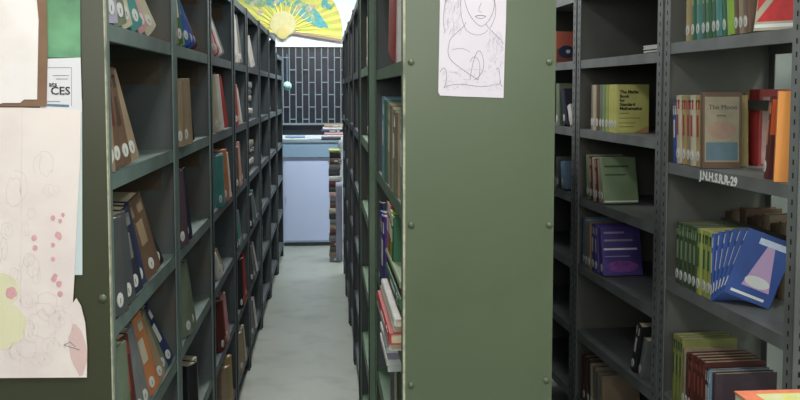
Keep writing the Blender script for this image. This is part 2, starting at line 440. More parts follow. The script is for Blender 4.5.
# -- left row, second rack
g2 = 'books in the second left bookcase'
row(left[1], 5, 177, [('tan', .05, .15, .15, 4), ('green', .05, .2, .16, 10, {'band': 'white'}), ('brightlime', .035, .22, .16, 20), ('blue', .06, .25, .17, 27, {'band': 'sky'}), ('cobalt', .05, .24, .17, 33), ('maroon', .045, .21, .16, 38)], 'upper shelf of the second left bookcase', g2, yaw=25)
row(left[1], 4, 177, [('tan', .07, .2, .16, 2, {'d': 'thick tan bound volume'}), ('tan', .09, .21, .16, 4), ('darkbrown', .05, .19, .16, 7), ('black', .06, .14, .15, 9)], 'eye-level shelf of the second left bookcase', g2, yaw=25)
row(left[1], 3, 178, [('plum', .08, .24, .16, 6), ('navy', .07, .24, .16, 9), ('darkblue', .05, .22, .16, 12)], 'middle shelf of the second left bookcase', g2, yaw=25)
row(left[1], 2, 184, [('greengrey', .07, .24, .17, 10), ('greengrey', .06, .24, .17, 13, {'d': 'pale covered book'})], 'lower shelf of the second left bookcase', g2, yaw=25)
row(left[1], 1, 190, [('black', .06, .2, .16, 2), ('cream', .045, .2, .16, 4)], 'bottom shelf of the second left bookcase', g2, yaw=25)
# -- left row, third rack and beyond: small in view
def fill(r, lv, px, cols, tt, hh, lean, where, group, yaw=25, setb=.012):
    row(r, lv, px, [(c, tt * rnd.uniform(.85, 1.15), hh * rnd.uniform(.9, 1.05), .16, lean + 2 * k if lean >= 0 else lean) for k, c in enumerate(cols)], where, group, yaw=yaw, setb=setb)
g3 = 'books in the third left bookcase'
w3 = 'shelf of the third left bookcase'
fill(left[2], 5, 217, ['pink', 'red', 'white', 'grey'], .05, .2, 28, 'upper ' + w3, g3)
fill(left[2], 4, 217, ['cream', 'white', 'red', 'red'], .07, .24, 8, 'eye-level ' + w3, g3)
fill(left[2], 3, 218, ['teal', 'sky', 'orange', 'white'], .075, .22, 2, 'middle ' + w3, g3)
fill(left[2], 2, 219, ['white', 'tan'], .06, .12, 30, 'lower ' + w3, g3)
fill(left[2], 1, 220, ['maroon', 'red', 'pink'], .06, .22, 6, 'low ' + w3, g3)
fill(left[2], 0, 222, ['tan', 'mustard', 'tan'], .07, .24, 1, 'bottom ' + w3, g3)
g4 = 'books in the fourth left bookcase'
w4 = 'shelf of the fourth left bookcase'
fill(left[3], 5, 237, ['white', 'grey', 'cream', 'grey'], .05, .25, 6, 'upper ' + w4, g4)
fill(left[3], 4, 236, ['red', 'pink', 'grey', 'cream', 'white'], .05, .2, 6, 'eye-level ' + w4, g4)
fill(left[3], 3, 236, ['brown', 'tan', 'pink', 'tan', 'darkgrey'], .06, .23, 3, 'middle ' + w4, g4)
fill(left[3], 2, 236, ['darkgrey', 'teal', 'grey', 'navy'], .06, .2, 10, 'lower ' + w4, g4)
fill(left[3], 1, 239, ['black', 'red', 'brightred', 'red'], .06, .25, 2, 'low ' + w4, g4)
fill(left[3], 0, 238, ['tan', 'greengrey', 'cream'], .06, .2, 5, 'bottom ' + w4, g4)

def stack(r, lv, px, cols, where, group, th=.035, ln=.24, dep=.17, s0=None, setb=.02, yaw=0):
    z = r.lv[lv] + .001; s = px_s(r, px) if s0 is None else s0
    n = len(cols)
    for k, c in enumerate(cols):
        t = th * rnd.uniform(.8, 1.2)
        # lying flat: local z (height) along s, thickness up
        M = r.M @ T(s + rnd.uniform(0, .012), setb + rnd.uniform(0, .01), z) @ RZ(-R(yaw + rnd.uniform(-2, 2))) @ Matrix(((0, 0, 1, 0), (0, 1, 0, 0), (-1, 0, 0, t), (0, 0, 0, 1)))
        book(M, c, t, ln, dep, f'{CN.get(c, c)} book lying flat, {ordinal(k)} from the bottom, {where}', group, 'white' if k % 2 else None, True)
        z += t + .001
g5 = 'books in the fifth left bookcase'
w5 = 'shelf of the fifth left bookcase'
stack(left[4], 4, 249, ['grey', 'white', 'darkgrey', 'cream', 'grey', 'white'], 'eye-level ' + w5, g5, ln=.4, th=.036)
stack(left[4], 3, 250, ['darkgrey', 'white', 'grey', 'black', 'cream'], 'middle ' + w5, g5, ln=.4, th=.036)
fill(left[4], 5, 254, ['white', 'grey'], .05, .2, 20, 'upper ' + w5, g5)
fill(left[4], 2, 249, ['navy', 'grey', 'teal', 'darkgrey', 'white'], .07, .2, 8, 'lower ' + w5, g5)
fill(left[4], 1, 250, ['darkgrey', 'grey', 'navy', 'white'], .07, .2, 12, 'low ' + w5, g5)
fill(left[4], 0, 250, ['grey', 'darkgrey', 'white'], .07, .2, 8, 'bottom ' + w5, g5)
for k in (5, 6, 7):
    gk = f'books in the {PLACE[k]} left bookcase'; nb = left[k]
    for lv in range(5, 0, -1):
        if lv == 5 and k > 5: continue
        wk = ['', 'low', 'lower', 'middle', 'eye-level', 'upper'][lv] + f' shelf of the {PLACE[k]} left bookcase'
        fill(nb, lv, 0, [], .1, .1, 0, wk, gk)
        row(nb, lv, 0, [(rnd.choice(['darkgrey', 'grey', 'navy', 'tan', 'black', 'cream', 'plum']), .06, rnd.uniform(.17, .22), .16, 5 + 2 * q) for q in range(2)], wk, gk, s0=.08 + rnd.uniform(0, .15))

# -- middle row, left face
gm = 'books in the nearest middle bookcase'
L0 = mid[0].L
row(mid[0], 4, 385.2, [('brightred', .27, .27, .2, -11, {'lab': 'wide red box file leaning on the upper shelf beside the green panel', 'st': False}), ('white', .03, .3, .2, -11, {'st': False})],
    'upper shelf of the nearest middle bookcase', gm, yaw=0, setb=.004)
row(mid[0], 3, 379.3, [(c, .062 + .012 * (k % 3), .28 - .005 * k, .18, 0, {'st': False, 'band': (None, 'white', None)[k % 3], 'd': d}) for k, (c, d) in enumerate((('sky', 'light blue book'), ('aqua', 'pale aqua book'), ('teal', 'teal book'), ('palegreen', 'pale green book'), ('cream', 'cream book'),
    ('tan', 'tan book'), ('cream', 'second cream book'), ('palegreen', 'dull green book'), ('tan', 'buff book'), ('teal', 'blue-green book'), ('cream', 'third cream book')))], 'eye-level shelf of the nearest middle bookcase', gm, yaw=0, setb=.005)
o, s = row(mid[0], 2, 380.5, [('darkblue', .07, .30, .2, 2, {'st': False}), ('blue', .09, .28, .2, 1, {'st': False, 'band': 'lavender'}), ('purple', .08, .28, .2, 0, {'st': False, 'band': 'white'})], 'shelf with bright magazines, nearest middle bookcase', gm, yaw=-4, setb=-.012)
fl = Matrix(((0, 0, 1, 0), (0, 1, 0, 0), (-1, 0, 0, 0), (0, 0, 0, 1)))
z = .9165; sx = s + .02; ln = L0 - sx - .06
for k, (c, t, pr) in enumerate((('white', .018, .03), ('brightred', .03, .032), ('cream', .016, .02), ('white', .02, .018), ('brown', .022, .0), ('green', .03, .004), ('darkbrown', .026, .0), ('palegreen', .018, .004))):
    book(mid[0].M @ T(sx + .01 * (k % 2), -pr, z + t) @ fl, c, t, ln - .015, .2, f'{CN.get(c, c)} magazine lying in the bright pile beside the green panel, {ordinal(k)} from bottom', gm, lab=False, band='white' if k in (1, 5) else None); z += t + .0008
for k, (c, t, h) in enumerate((('orange', .09, .15), ('brightred', .04, .15), ('brightlime', .05, .14), ('green', .05, .13))):
    book(mid[0].M @ T(sx + .012 + sum((.0, .094, .138, .192)[k:k + 1]), .0, z), c, t, h, .18, f'{CN.get(c, c)} magazine standing on the bright pile beside the green panel', gm, lab=False, band='white')
o, s = row(mid[0], 1, 384.5, [('grey', .05, .24, .18, 0), ('sky', .04, .24, .18, 0), ('tan', .04, .24, .18, 0), ('darkbrown', .04, .24, .18, 0), ('cream', .05, .24, .18, 0), ('grey', .05, .24, .18, 0, {'d': 'mid-grey book'}), ('darkgreen', .05, .24, .18, 0)], 'low shelf of the nearest middle bookcase', gm)
s_a = px_s(mid[0], 384.5); z = .5306 + .2415
for k in range(5):
    b = MB(); b.box(0, s - s_a - .03, -.012 - .004 * (k % 2), .2, 0, .018, M_WHITE if k != 2 else cm('lavender'))
    tag(b.build('paper_sheaf', None, mid[0].M @ T(s_a + .01, 0, z)), f'white paper bundle lying on the low books beside the green panel, {ordinal(k)} up', 'paper', 'paper bundles in the middle bookcase'); z += .0188
for k in (1, 2):
    gk = f'books in the {PLACE[k]} middle bookcase'
    for lv in range(5, 2, -1):
        wk = ['', 'low', 'lower', 'middle', 'eye-level', 'upper'][lv] + f' shelf of the {PLACE[k]} middle bookcase'
        row(mid[k], lv, 0, [(rnd.choice(['tan', 'grey', 'brown', 'greengrey', 'cream', 'darkgrey', 'pink']), .06, rnd.uniform(.19, .24), .16, 0) for q in range(3)], wk, gk, s0=.2 + rnd.uniform(0, .15), setb=.02)

# -- right row, nearest rack
ga = 'books in the nearest right bookcase'
wa1 = 'upper shelf of the nearest right bookcase'
sp = [('mustard', .04, .26, .19, 1, {'band': 'mustard'})]
for k in range(7): sp.append((['green', 'teal', 'green', 'green', 'green', 'teal', 'green'][k], .029, .26, .19, 2 + k * .7, {'band': 'palegreen', 'd': 'green set volume' if k % 2 else 'teal-green set volume'}))
sp += [('brightlime', .038, .27, .19, 7, {'band': 'darkgreen', 'st': False})]
for k in range(3): sp.append((['brown', 'tan', 'brown'][k], .027, .25, .18, 7, {'band': 'cream', 'd': 'brown patterned book'}))
row(rA, 4, 680.5, sp, wa1, ga, setb=.008)
wa2 = 'shelf with the painted code'
sp = [('cobalt', .028, .20, .15, 3, {'band': 'white', 'st': False})]
for k in range(5): sp.append((['cream', 'mustard', 'tan', 'cream', 'mustard'][k], .0325, .225, .16, 4, {'band': 'red', 'd': 'red-lettered cream book' if k != 4 else 'red-lettered yellow book'}))
_, sA3 = row(rA, 3, 671, sp, wa2, ga, setb=.006)
def cover_patch(o, t, h, w, items, name='cover_print'):   # prints on the right-hand board of a book: (m, polygon in (depth, height) fractions)
    for j, (m, poly) in enumerate(items):
        b = MB(); e = .0004 + .0003 * j
        pts = [(u * w, v * h) for u, v in poly]; n = len(pts)
        vs = [(t + e, y, z) for y, z in pts] + [(t - .0005, y, z) for y, z in pts]
        fs = [tuple(range(n)), tuple(range(2 * n - 1, n - 1, -1))] + [(i, n + i, n + (i + 1) % n, (i + 1) % n) for i in range(n)]
        b.add(vs, fs, m); b.build(name, o)
def cover_text(o, t, txt, y, z, size, m, bold=0):
    return text_mesh(txt, size, m, 'cover_lettering', o, T(t + .0016, y, z) @ Matrix(((0, 0, 1, 0), (1, 0, 0, 0), (0, 1, 0, 0), (0, 0, 0, 1))), bold=bold)
rect = lambda a, b_, c, d: [(a, c), (b_, c), (b_, d), (a, d)]
def oval(cx, cy, rx, ry, n=20, rot=0):
    p = []
    for i in range(n):
        a = 2 * math.pi * i / n; x, y = rx * math.cos(a), ry * math.sin(a)
        p.append((cx + x * math.cos(rot) - y * math.sin(rot), cy + x * math.sin(rot) + y * math.cos(rot)))
    return p
# picture-fronted book
def put(r, lv, s, sb, c, t, h, w, yaw, lean, label, group, **k):
    z = r.lv[lv] + .0006
    if lean >= 0: L = T(s, sb, z) @ RZ(-R(yaw)) @ RY(-R(lean))
    else: L = T(s, sb, z) @ RZ(-R(yaw)) @ T(t / math.cos(R(lean)), 0, 0) @ RY(-R(lean)) @ T(-t, 0, 0)
    return book(r.M @ L, c, t, h, w, label, group, **k)
s1 = sA3 + .004
o = put(rA, 3, s1, .006, 'brown', .022, .235, .125, 6, 3, 'brown-bordered picture book facing out beside the cream set', ga, lab=False)
cover_patch(o, .022, .235, .125, [(mat('faded tan print', srgb(150, 142, 120), .7, scale=30), rect(.07, .93, .08, .94)), (mat('faded pink print', srgb(156, 130, 112), .7, scale=25), oval(.5, .5, .36, .12)),
    (mat('faded blue print', srgb(92, 114, 126), .7, scale=25, stain=srgb(140, 140, 120), stain_amt=.6), rect(.10, .90, .10, .34))])
mfi = mat('faded ink', srgb(92, 86, 76), .8)
cover_text(o, .022, 'The Moon', .020, .182, .021, mfi); cover_text(o, .022, 'stories', .045, .160, .011, mfi)
# back row of that shelf
sbk = s1 + .03
o = put(rA, 3, px_s(rA, 738, .20), .222, 'yellow', .022, .235, .14, 0, 0, 'yellow-edged book behind the picture book', ga, lab=False)
o = put(rA, 3, px_s(rA, 738, .20) + .026, .222, 'brightred', .05, .245, .15, 0, 0, 'upright bright red book behind the orange ones', ga, lab=False)
o = put(rA, 3, px_s(rA, 738, .20) + .080, .222, 'red', .016, .245, .15, 0, 0, 'red-rimmed book with a grey-pink front', ga, lab=False)
cover_patch(o, .016, .245, .15, [(mat('grey pink print', srgb(168, 140, 136), .7, scale=22, var=.25), rect(.08, .92, .03, .90))])
o = put(rA, 3, px_s(rA, 758), .02, 'maroon', .024, .225, .15, 12, -9, 'dark maroon and orange book leaning by the slotted post', ga, lab=True, band='orange')
cover_patch(o, .024, .225, .15, [(mat('orange print', srgb(206, 92, 48), .6), rect(.02, .98, .55, .98))])
o = put(rA, 3, px_s(rA, 758) + .066, .01, 'orange', .022, .24, .14, 18, -6, 'light orange book nearest the slotted post', ga, lab=False)
cover_patch(o, .022, .24, .14, [(mat('light orange print', srgb(240, 160, 84), .6, var=.06), rect(.0, 1, .0, 1))])
# red patterned magazine on the upper shelf
o = put(rA, 4, px_s(rA, 747), .02, 'cream', .02, .25, .19, 52, 14, 'red and cream patterned book with its front showing by the near post', ga, lab=False)
mr = mat('red print', srgb(196, 48, 50), .5, var=.15, scale=40)
cover_patch(o, .02, .25, .19, [(mr, [(.04, .10), (.96, .10), (.96, .30), (.50, .62)]), (mr, [(.03, .22), (.42, .66), (.20, .95), (.03, .95)]), (mr, [(.56, .68), (.96, .40), (.96, .95), (.34, .95)]), (M_WHITE, rect(.02, .98, .03, .07))])
# shelf three: dark green, lime and blue sets
wa3 = 'shelf of the blue set'
sp = [('darkgreen', .030, .205, .17, 0, {'band': 'palegreen', 'd': 'dark green set volume'}) for k in range(5)] + [('lime', .034, .205, .17, 0, {'band': 'green'}) for k in range(3)]
o, send = row(rA, 2, 675.5, sp, wa3, ga, setb=.006)
mblue = cm('cobalt')
sB = send + .004
wd = .137; t = .0095
for k in range(6):
    r_ = R(3.8 * k); yw = R(5.4 * k)
    L = T(sB, .004, rA.lv[2] + .0008) @ RZ(-yw) @ T(0, wd, 0) @ RX(-r_) @ T(0, -wd, 0)
    o = book(rA.M @ L, 'cobalt', t, .205, wd, f'blue set volume with white dotted spine, {ordinal(k)} of the fanned blue books' if k < 5 else 'foremost blue book with a pink triangle on its front', ga, lab=True, band='white')
    b = MB(); b.box(.001, t - .001, -.0003, .001, .06, .19, M_WHITE)
    sB += t + .0025
t = .0095; h = .205
cover_patch(o, t, h, wd, [(mat('pink print', srgb(190, 160, 200), .6, var=.05), [(.30, .20), (.88, .20), (.66, .86), (.52, .86)]), (mat('pale cloud print', srgb(214, 216, 214), .6, var=.06), oval(.58, .30, .26, .085)),
    (M_WHITE, rect(.14, .84, .06, .10)), (mat('white lettering strip', srgb(200, 214, 236), .6, var=.1, scale=80), rect(.32, .98, .84, .93))])
# back row of that shelf, page edges outward
for k in range(8):
    c = ['brown', 'tan', 'brown', 'darkbrown', 'brown', 'tan', 'brown', 'tan'][k]
    put(rA, 2, .012 + k * .048, .225, c, .044, .225 + .012 * (k % 3), .13, 0, 0, f'old brown book, {ordinal(k)} from left in the back row behind the blue set', ga, lab=False, old=True)
# shelf four
wa4 = 'lowest shelf in view of the nearest right bookcase'
sp = [('moss', .027, .225, .19, 0, {'band': 'darkgreen', 'st': False, 'd': 'mossy yellow-green book'}) for k in range(3)] + [('tan', .02, .20, .18, 0), ('darkbrown', .018, .19, .18, 0)]
sp += [('maroon', .028, .195, .2, 0, {'band': 'rust', 'd': 'maroon bound volume'}) for k in range(4)] + [('navy', .022, .18, .2, 0, {'band': 'white'}), ('sky', .02, .18, .2, 0, {'band': 'white', 'd': 'blue and white book'}), ('plum', .025, .18, .2, 0, {'d': 'purple-fronted book'})]
row(rA, 1, 673.5, sp, wa4, ga, setb=.008)

# -- right row, second rack
gb = 'books in the second right bookcase'
b = MB()
for k in range(6):
    b = MB(); b.box(0, .20, 0, .27, 0, .0045, M_LABEL)
    o = b.build('paper_sheaf', None, rB.M @ T(px_s(rB, 634) + rnd.uniform(0, .01), .03 + rnd.uniform(0, .01), rB.lv[5] + .0006 + .0052 * k) @ RZ(R(rnd.uniform(-1, 1))))
    tag(o, f'white paper sheaf, {ordinal(k)} from the bottom of the small pile on the right racks', 'paper', 'paper sheaves on the second right bookcase')
wb = 'of the second right bookcase'
sp = [(c, .034, .19, .13, 1, {'d': d}) for c, d in (('tan', 'tan thin book'), ('cream', 'cream thin book'), ('brown', 'brown thin book'), ('greengrey', 'grey-green thin book'), ('palegreen', 'pale green thin book'), ('lime', 'lime thin book'), ('lemon', 'lemon thin book'), ('lemon', 'yellow thin book'))]
o, s = row(rB, 4, 587, sp, 'yellow set shelf ' + wb, gb)
o = put(rB, 4, s + .002, .014, 'lemon', .022, .19, .135, 0, 1, 'yellow book with dark title lines on its front, end of the yellow set', gb, lab=True)
for k, (tx, zz) in enumerate((('The Maths', .155), ('Book', .138), ('for', .122), ('Standard', .106), ('Mathematics', .090))): cover_text(o, .022, tx, .014, zz, .018, M_INK, bold=.0006)
cover_patch(o, .022, .19, .135, [(M_INK, rect(.1, .4, .40, .41)), (M_INK, rect(.1, .75, .30, .31)), (M_INK, rect(.1, .6, .20, .21)), (M_INK, rect(.1, .55, .12, .13)), (mat('tan corner print', srgb(170, 130, 90), .7), [(.55, .0), (1, .0), (1, .16)])])
sp = [('palegreen', .05, .19, .15, 5), ('maroon', .03, .185, .15, 7, {'band': 'pink'}), ('cream', .025, .185, .15, 8), ('maroon', .03, .18, .15, 10, {'band': 'pink', 'd': 'second maroon book'}), ('pink', .025, .18, .15, 11), ('palegreen', .03, .19, .15, 15, {'d': 'green-fronted book'})]
o, s = row(rB, 3, 584, sp, 'mid-height shelf ' + wb, gb, setb=.01)
cover_patch(o[-1], .03, .19, .15, [(cm('darkgreen'), rect(.1, .8, .78, .82)), (cm('darkgreen'), rect(.1, .7, .60, .63)), (M_WHITE, rect(.03, .97, .02, .05))])
sp = [('sky', .05, .21, .16, 1), ('tan', .035, .2, .16, 2), ('tan', .03, .2, .16, 3, {'d': 'yellow-brown book'}), ('purple', .04, .2, .17, 4, {'band': 'white'}), ('purple', .04, .2, .17, 6, {'band': 'lavender', 'd': 'violet book'}), ('purple', .03, .2, .17, 14, {'d': 'purple-fronted book'})]
o, s = row(rB, 2, 580.5, sp, 'purple set shelf ' + wb, gb, setb=.01)
ml = cm('lavender')
cover_patch(o[-1], .03, .2, .17, [(ml, rect(.08, .6, .86, .90)), (ml, rect(.08, .8, .70, .74)), (M_WHITE, rect(.06, .9, .52, .56)), (ml, rect(.08, .7, .38, .40)), (mat('magenta print', srgb(130, 70, 150), .6, var=.4, scale=30), oval(.5, .18, .4, .12))])
put(rB, 1, px_s(rB, 629), .02, 'black', .04, .2, .15, 0, -18, 'black book leaning alone on the dark lower shelf', gb, lab=True, band='white')
put(rB, 1, px_s(rB, 629) + .075, .02, 'grey', .03, .16, .15, 0, -18, 'grey book leaning beside the black one near the post', gb, lab=True)
row(rB, 0, 583, [('maroon', .05, .2, .16, 2), ('darkbrown', .04, .2, .16, 3), ('cream', .03, .19, .16, 4), ('tan', .04, .19, .16, 5), ('grey', .04, .18, .16, 7), ('tan', .04, .18, .16, 8)], 'bottom shelf ' + wb, gb)
# -- right row, far rack (a sliver)
gc = 'books in the farthest right bookcase'
o = put(rC, 5, px_s(rC, 552), .006, 'orange', .025, .15, .14, 0, 0, 'orange-red book with a blue oval beside the green panel edge', gc, lab=False)
cover_patch(o, .025, .15, .14, [(cm('rust'), rect(.05, .95, .03, .97)), (mat('salmon print', srgb(206, 104, 84), .6), rect(.05, .95, .45, .97)), (cm('darkblue'), oval(.4, .35, .3, .2)), (M_WHITE, oval(.45, .36, .08, .06))])
row(rC, 6, 551, [('grey', .1, .1, .16, 0), ('sky', .1, .1, .16, 0), ('grey', .1, .09, .16, 0)], 'top shelf of the farthest right bookcase', gc)
row(rC, 4, 553, [('greengrey', .05, .2, .16, 2), ('navy', .05, .17, .16, 20), ('white', .04, .1, .16, 30)], 'eye-level shelf of the farthest right bookcase', gc)
row(rC, 3, 554, [('darkgrey', .06, .15, .16, 4), ('sky', .06, .13, .16, 10)], 'mid-height shelf of the farthest right bookcase', gc)

# ------------------------------------------------------------------ papers on the end panels
def sheet(name, pts, y, m, label, group=None, cat='paper', thick=.0008, curl=0.):
    n = len(pts); b = MB()
    c = (sum(p[0] for p in pts) / n, sum(p[1] for p in pts) / n)
    vs = [(p[0], y, p[1]) for p in pts] + [(p[0], y + thick, p[1]) for p in pts]
    fs = [tuple(range(n)), tuple(range(2 * n - 1, n - 1, -1))] + [(i, n + i, n + (i + 1) % n, (i + 1) % n) for i in range(n)]
    b.add(vs, fs, m); o = b.build(name)
    return tag(o, label, cat, group)
def ribbon(b, pts, wd, y, m):                  # a drawn line, flat on a sheet
    for (x0, z0), (x1, z1) in zip(pts, pts[1:]):
        dx, dz = x1 - x0, z1 - z0; l = math.hypot(dx, dz) or 1; nx, nz = -dz / l * wd / 2, dx / l * wd / 2
        b.add([(x0 + nx, y, z0 + nz), (x1 + nx, y, z1 + nz), (x1 - nx, y, z1 - nz), (x0 - nx, y, z0 - nz)], [(0, 1, 2, 3)], m)
PY = 1.8835
q = lambda px, py, Y=PY: onY(px, py, Y)
YS = lambda k: PY - .0012 - .0016 * k
m_poster = mat('green poster print', srgb(104, 156, 116), .5, var=.22, scale=14, stain=srgb(58, 96, 70), stain_amt=.7, stain_scale=8)
m_cert = mat('pale certificate paper', srgb(224, 222, 226), .8, var=.04)
m_big = mat('large drawing paper', srgb(238, 225, 220), .85, var=.03, scale=9, stain=srgb(222, 204, 206), stain_amt=.6, stain_scale=6)
m_bp = mat('grey white paper', srgb(240, 232, 230), .85, var=.04, scale=9, stain=srgb(224, 212, 208), stain_amt=.6, stain_scale=8)
m_card = mat('brown backing card', srgb(134, 104, 84), .9, var=.12, scale=12)
sheet('poster', [q(40, 57.5, YS(1)), q(80.5, 57.5, YS(1)), q(80, -40, YS(1)), q(40, -40, YS(1))], YS(1), m_poster, 'green leafy poster at the top of the olive end panel', cat='poster')
o = sheet('certificate', [q(40, 112, YS(2)), q(82, 112, YS(2)), q(80.5, 57.5, YS(2)), q(40, 59, YS(2))], YS(2), m_cert, 'white printed notice with dark lettering below the green poster', cat='notice')
b = MB(); y = YS(2) - .0004
mrule = mat('lilac ruled frame', srgb(176, 160, 176), .8)
fr = [q(40, 67.5, y), q(71.5, 67.5, y), q(71.5, 106, y)]
ribbon(b, fr, .0014, y, mrule); b.build('ruled_frame', o)
x, z = q(50.5, 94.5, y); tx = text_mesh('CES', .0225, M_INK, 'lettering', o, T(x, y, z) @ RX(R(90)) @ Matrix.Diagonal((1.05, 1, 1, 1)), bold=.0003)
x, z = q(49, 86.5, y); text_mesh('ats', .014, M_INK, 'lettering', o, T(x, y, z) @ RX(R(90)), bold=.0002)
for (a, b1, yy) in ((53, 69, 75.5), (56, 68, 79), (47, 60, 101.5)):
    b = MB(); ribbon(b, [q(a, yy, y), q(b1, yy, y)], .0016, y, mat('faint print line', srgb(150, 146, 148), .8, var=.3, scale=200)); b.build('print_line', o)
b = MB(); ribbon(b, [q(47, 105, y), q(69, 106, y)], .005, y, mat('blue print band', srgb(96, 124, 146), .8, var=.2, scale=80)); b.build('print_band', o)
sheet('paper_strip', [q(70, 275, YS(1)), q(82.3, 275, YS(1)), q(82, 100, YS(1)), q(70, 100, YS(1))], YS(1), mat('bluish paper', srgb(200, 212, 214), .8, var=.04), 'narrow bluish white paper showing from behind the large drawing', cat='paper')
sheet('backing_card', [q(-70, 106.5, YS(4)), q(46.5, 106.5, YS(4)), q(47.5, 60, YS(4)), q(46, -40, YS(4)), q(-70, -40, YS(4))], YS(4), m_card, 'brown backing card with a white paper pasted on it, top left', cat='card')
sheet('torn_paper', [q(-70, 104, YS(5)), q(-2, 104.5, YS(5)), q(3, 103, YS(5)), q(20, 103, YS(5)), q(24, 99.5, YS(5)), q(37, 99.5, YS(5)), q(37.5, 70, YS(5)), q(38.5, 20, YS(5)), q(36.5, -2, YS(5)), q(36, -40, YS(5)), q(-70, -40, YS(5))],
      YS(5), m_bp, 'torn blank white paper on the brown card', cat='paper')
pts = [(-70, 378.5), (86.8, 377.5), (87.2, 348), (85, 322), (81, 306), (76.3, 298), (72.8, 303), (74.5, 275), (77, 220), (80, 160), (80.8, 111), (60, 108.5), (20, 107.5), (-70, 107)]
big = sheet('large_drawing', [q(a, b_, YS(3)) for a, b_ in pts], YS(3), m_big, 'large hand-drawn sheet with pink flowers covering the olive end panel', cat='drawing')
y = YS(3) - .0004
mp_ = mat('pink crayon', srgb(218, 164, 170), .8, var=.12, scale=90); myl = mat('pale yellow wash', srgb(226, 220, 186), .85, var=.05); mlil = mat('lilac wash', srgb(204, 192, 210), .85, var=.06, scale=15); mfp = mat('faint pink wash', srgb(222, 190, 186), .85, var=.05, scale=14)
def blob(px, py, rx, ry, m, rot=0., n=14, dy=0):
    cx, cz = q(px, py, y); k = PY / FPX; b = MB()
    ps = [(cx + u * k, cz + v * k) for u, v in oval(0, 0, rx, ry, n, rot)]
    ps = [(a + rnd.uniform(-.12, .12) * rx * k, c_ + rnd.uniform(-.12, .12) * ry * k) for a, c_ in ps]
    b.add([(a, y - dy, c_) for a, c_ in ps][::-1], [tuple(range(n))], m); b.build('drawn_patch', big)
blob(5, 325, 20, 24, myl, dy=0); blob(2, 290, 15, 18, myl, dy=.0001)
blob(78, 350, 8, 25, mfp, rot=.1)
for (px, py, r_) in ((53, 218, 2.3), (60, 221, 2), (63, 215, 1.8), (58, 235, 3), (59.5, 237, 2.4), (34, 238, 2.6), (35, 248, 2.6), (53, 245, 2), (53, 259, 2), (54, 279, 2.8), (59, 284, 2.8), (60, 294, 2.6), (11, 293, 5.5), (55, 276, 2.2)):
    blob(px, py, r_, r_ * 1.15, mp_, dy=.0002 + .00001 * (px % 7))
b = MB(); rr = random.Random(3)
def squig(px, py, sx, sy, n=22, m=M_PENCIL, wd=.0007):
    pts = []; a0 = rr.uniform(0, 6)
    for i in range(n):
        a = a0 + i * .38; pts.append(q(px + sx * math.cos(a) * (1 - .03 * i), py + sy * math.sin(a * rr.uniform(.95, 1.05)) * (1 - .02 * i), y))
    ribbon(b, pts, wd, y - .0003, m)
mpale = mat('faint pencil line', srgb(218, 205, 206), .9)
for (px, py, sx, sy) in ((8, 230, 8, 10), (50, 190, 10, 8), (28, 300, 12, 9), (15, 275, 8, 12), (40, 360, 14, 8), (58, 318, 10, 14), (66, 300, 6, 10), (30, 330, 9, 14), (12, 350, 10, 10), (52, 345, 12, 9), (26, 228, 5, 8)): squig(px, py, sx, sy, n=30, m=mpale, wd=.0006)
for (px, py, sx, sy) in ((32, 268, 10, 14), (30, 260, 7, 8), (36, 275, 5, 10), (48, 305, 14, 16), (42, 322, 22, 20), (62, 330, 14, 22), (4, 250, 5, 14), (45, 165, 12, 16), (25, 350, 18, 12), (70, 345, 8, 6), (32, 213, 6, 7), (15, 190, 14, 20)): squig(px, py, sx, sy, m=mpale)
ribbon(b, [q(76, 347, y), q(70, 342, y), q(64, 345, y), q(80, 350, y)], .0012, y - .0003, M_PENCIL)
ribbon(b, [q(20, 376, y), q(20.5, 290, y), q(21.5, 200, y), q(22, 110, y)], .0006, y - .0003, mpale)
b.build('pencil_drawing', big)
# pencil portrait on the green end panel
PY2 = 2.234
mpap = mat('portrait paper', srgb(224, 216, 226), .85, var=.03, scale=8)
yq = PY2 - .0022
q2 = lambda px, py: onY(px, py, yq)
por = sheet('pencil_portrait', [q2(438.3, 92), q2(440, 95.5), q2(460, 96.5), q2(482, 97.2), q2(503.5, 98), q2(504.5, 60), q2(506, 20), q2(507, -30), q2(440, -30), q2(440, 0)], yq, mpap, 'pencil sketch of a woman with joined hands taped to the green end panel', cat='drawing')
yq2 = yq - .0004
msh = mat('pencil shading', srgb(186, 178, 190), .9, var=.1, scale=60)
def pl2(pts, wd=.0009, m=M_PENCIL):
    b = MB(); ribbon(b, [onY(a, c_, yq2 - .0003) for a, c_ in pts], wd, yq2 - .0003, m); return b
def merge(lst, name):
    b = MB()
    for l, wd in lst: ribbon(b, [onY(a, c_, yq2 - .0003) for a, c_ in l], wd, yq2 - .0003, M_PENCIL)
    return b.build(name, por)
def bez(*p, n=14):
    out = []
    for i in range(n + 1):
        t = i / n; q_ = list(p)
        while len(q_) > 1: q_ = [((1 - t) * a[0] + t * b_[0], (1 - t) * a[1] + t * b_[1]) for a, b_ in zip(q_, q_[1:])]
        out.append(q_[0])
    return out
merge([(bez((464, -12), (463, 14), (478, 27), (482, 26)), .0011), (bez((482, 26), (492, 22), (497, 6), (494, -12)), .0011), (bez((481, 3), (479, 9), (477, 12), (482, 12)), .0009), (bez((475, 16.5), (480, 14), (486, 16.5)), .0014), (bez((475, 16.5), (481, 20.5), (486, 16.5)), .0009),
       (bez((470, -2), (474, -4), (477, -1)), .0012), (bez((485, -1), (488, -4), (492, -1)), .0012)], 'face_lines')
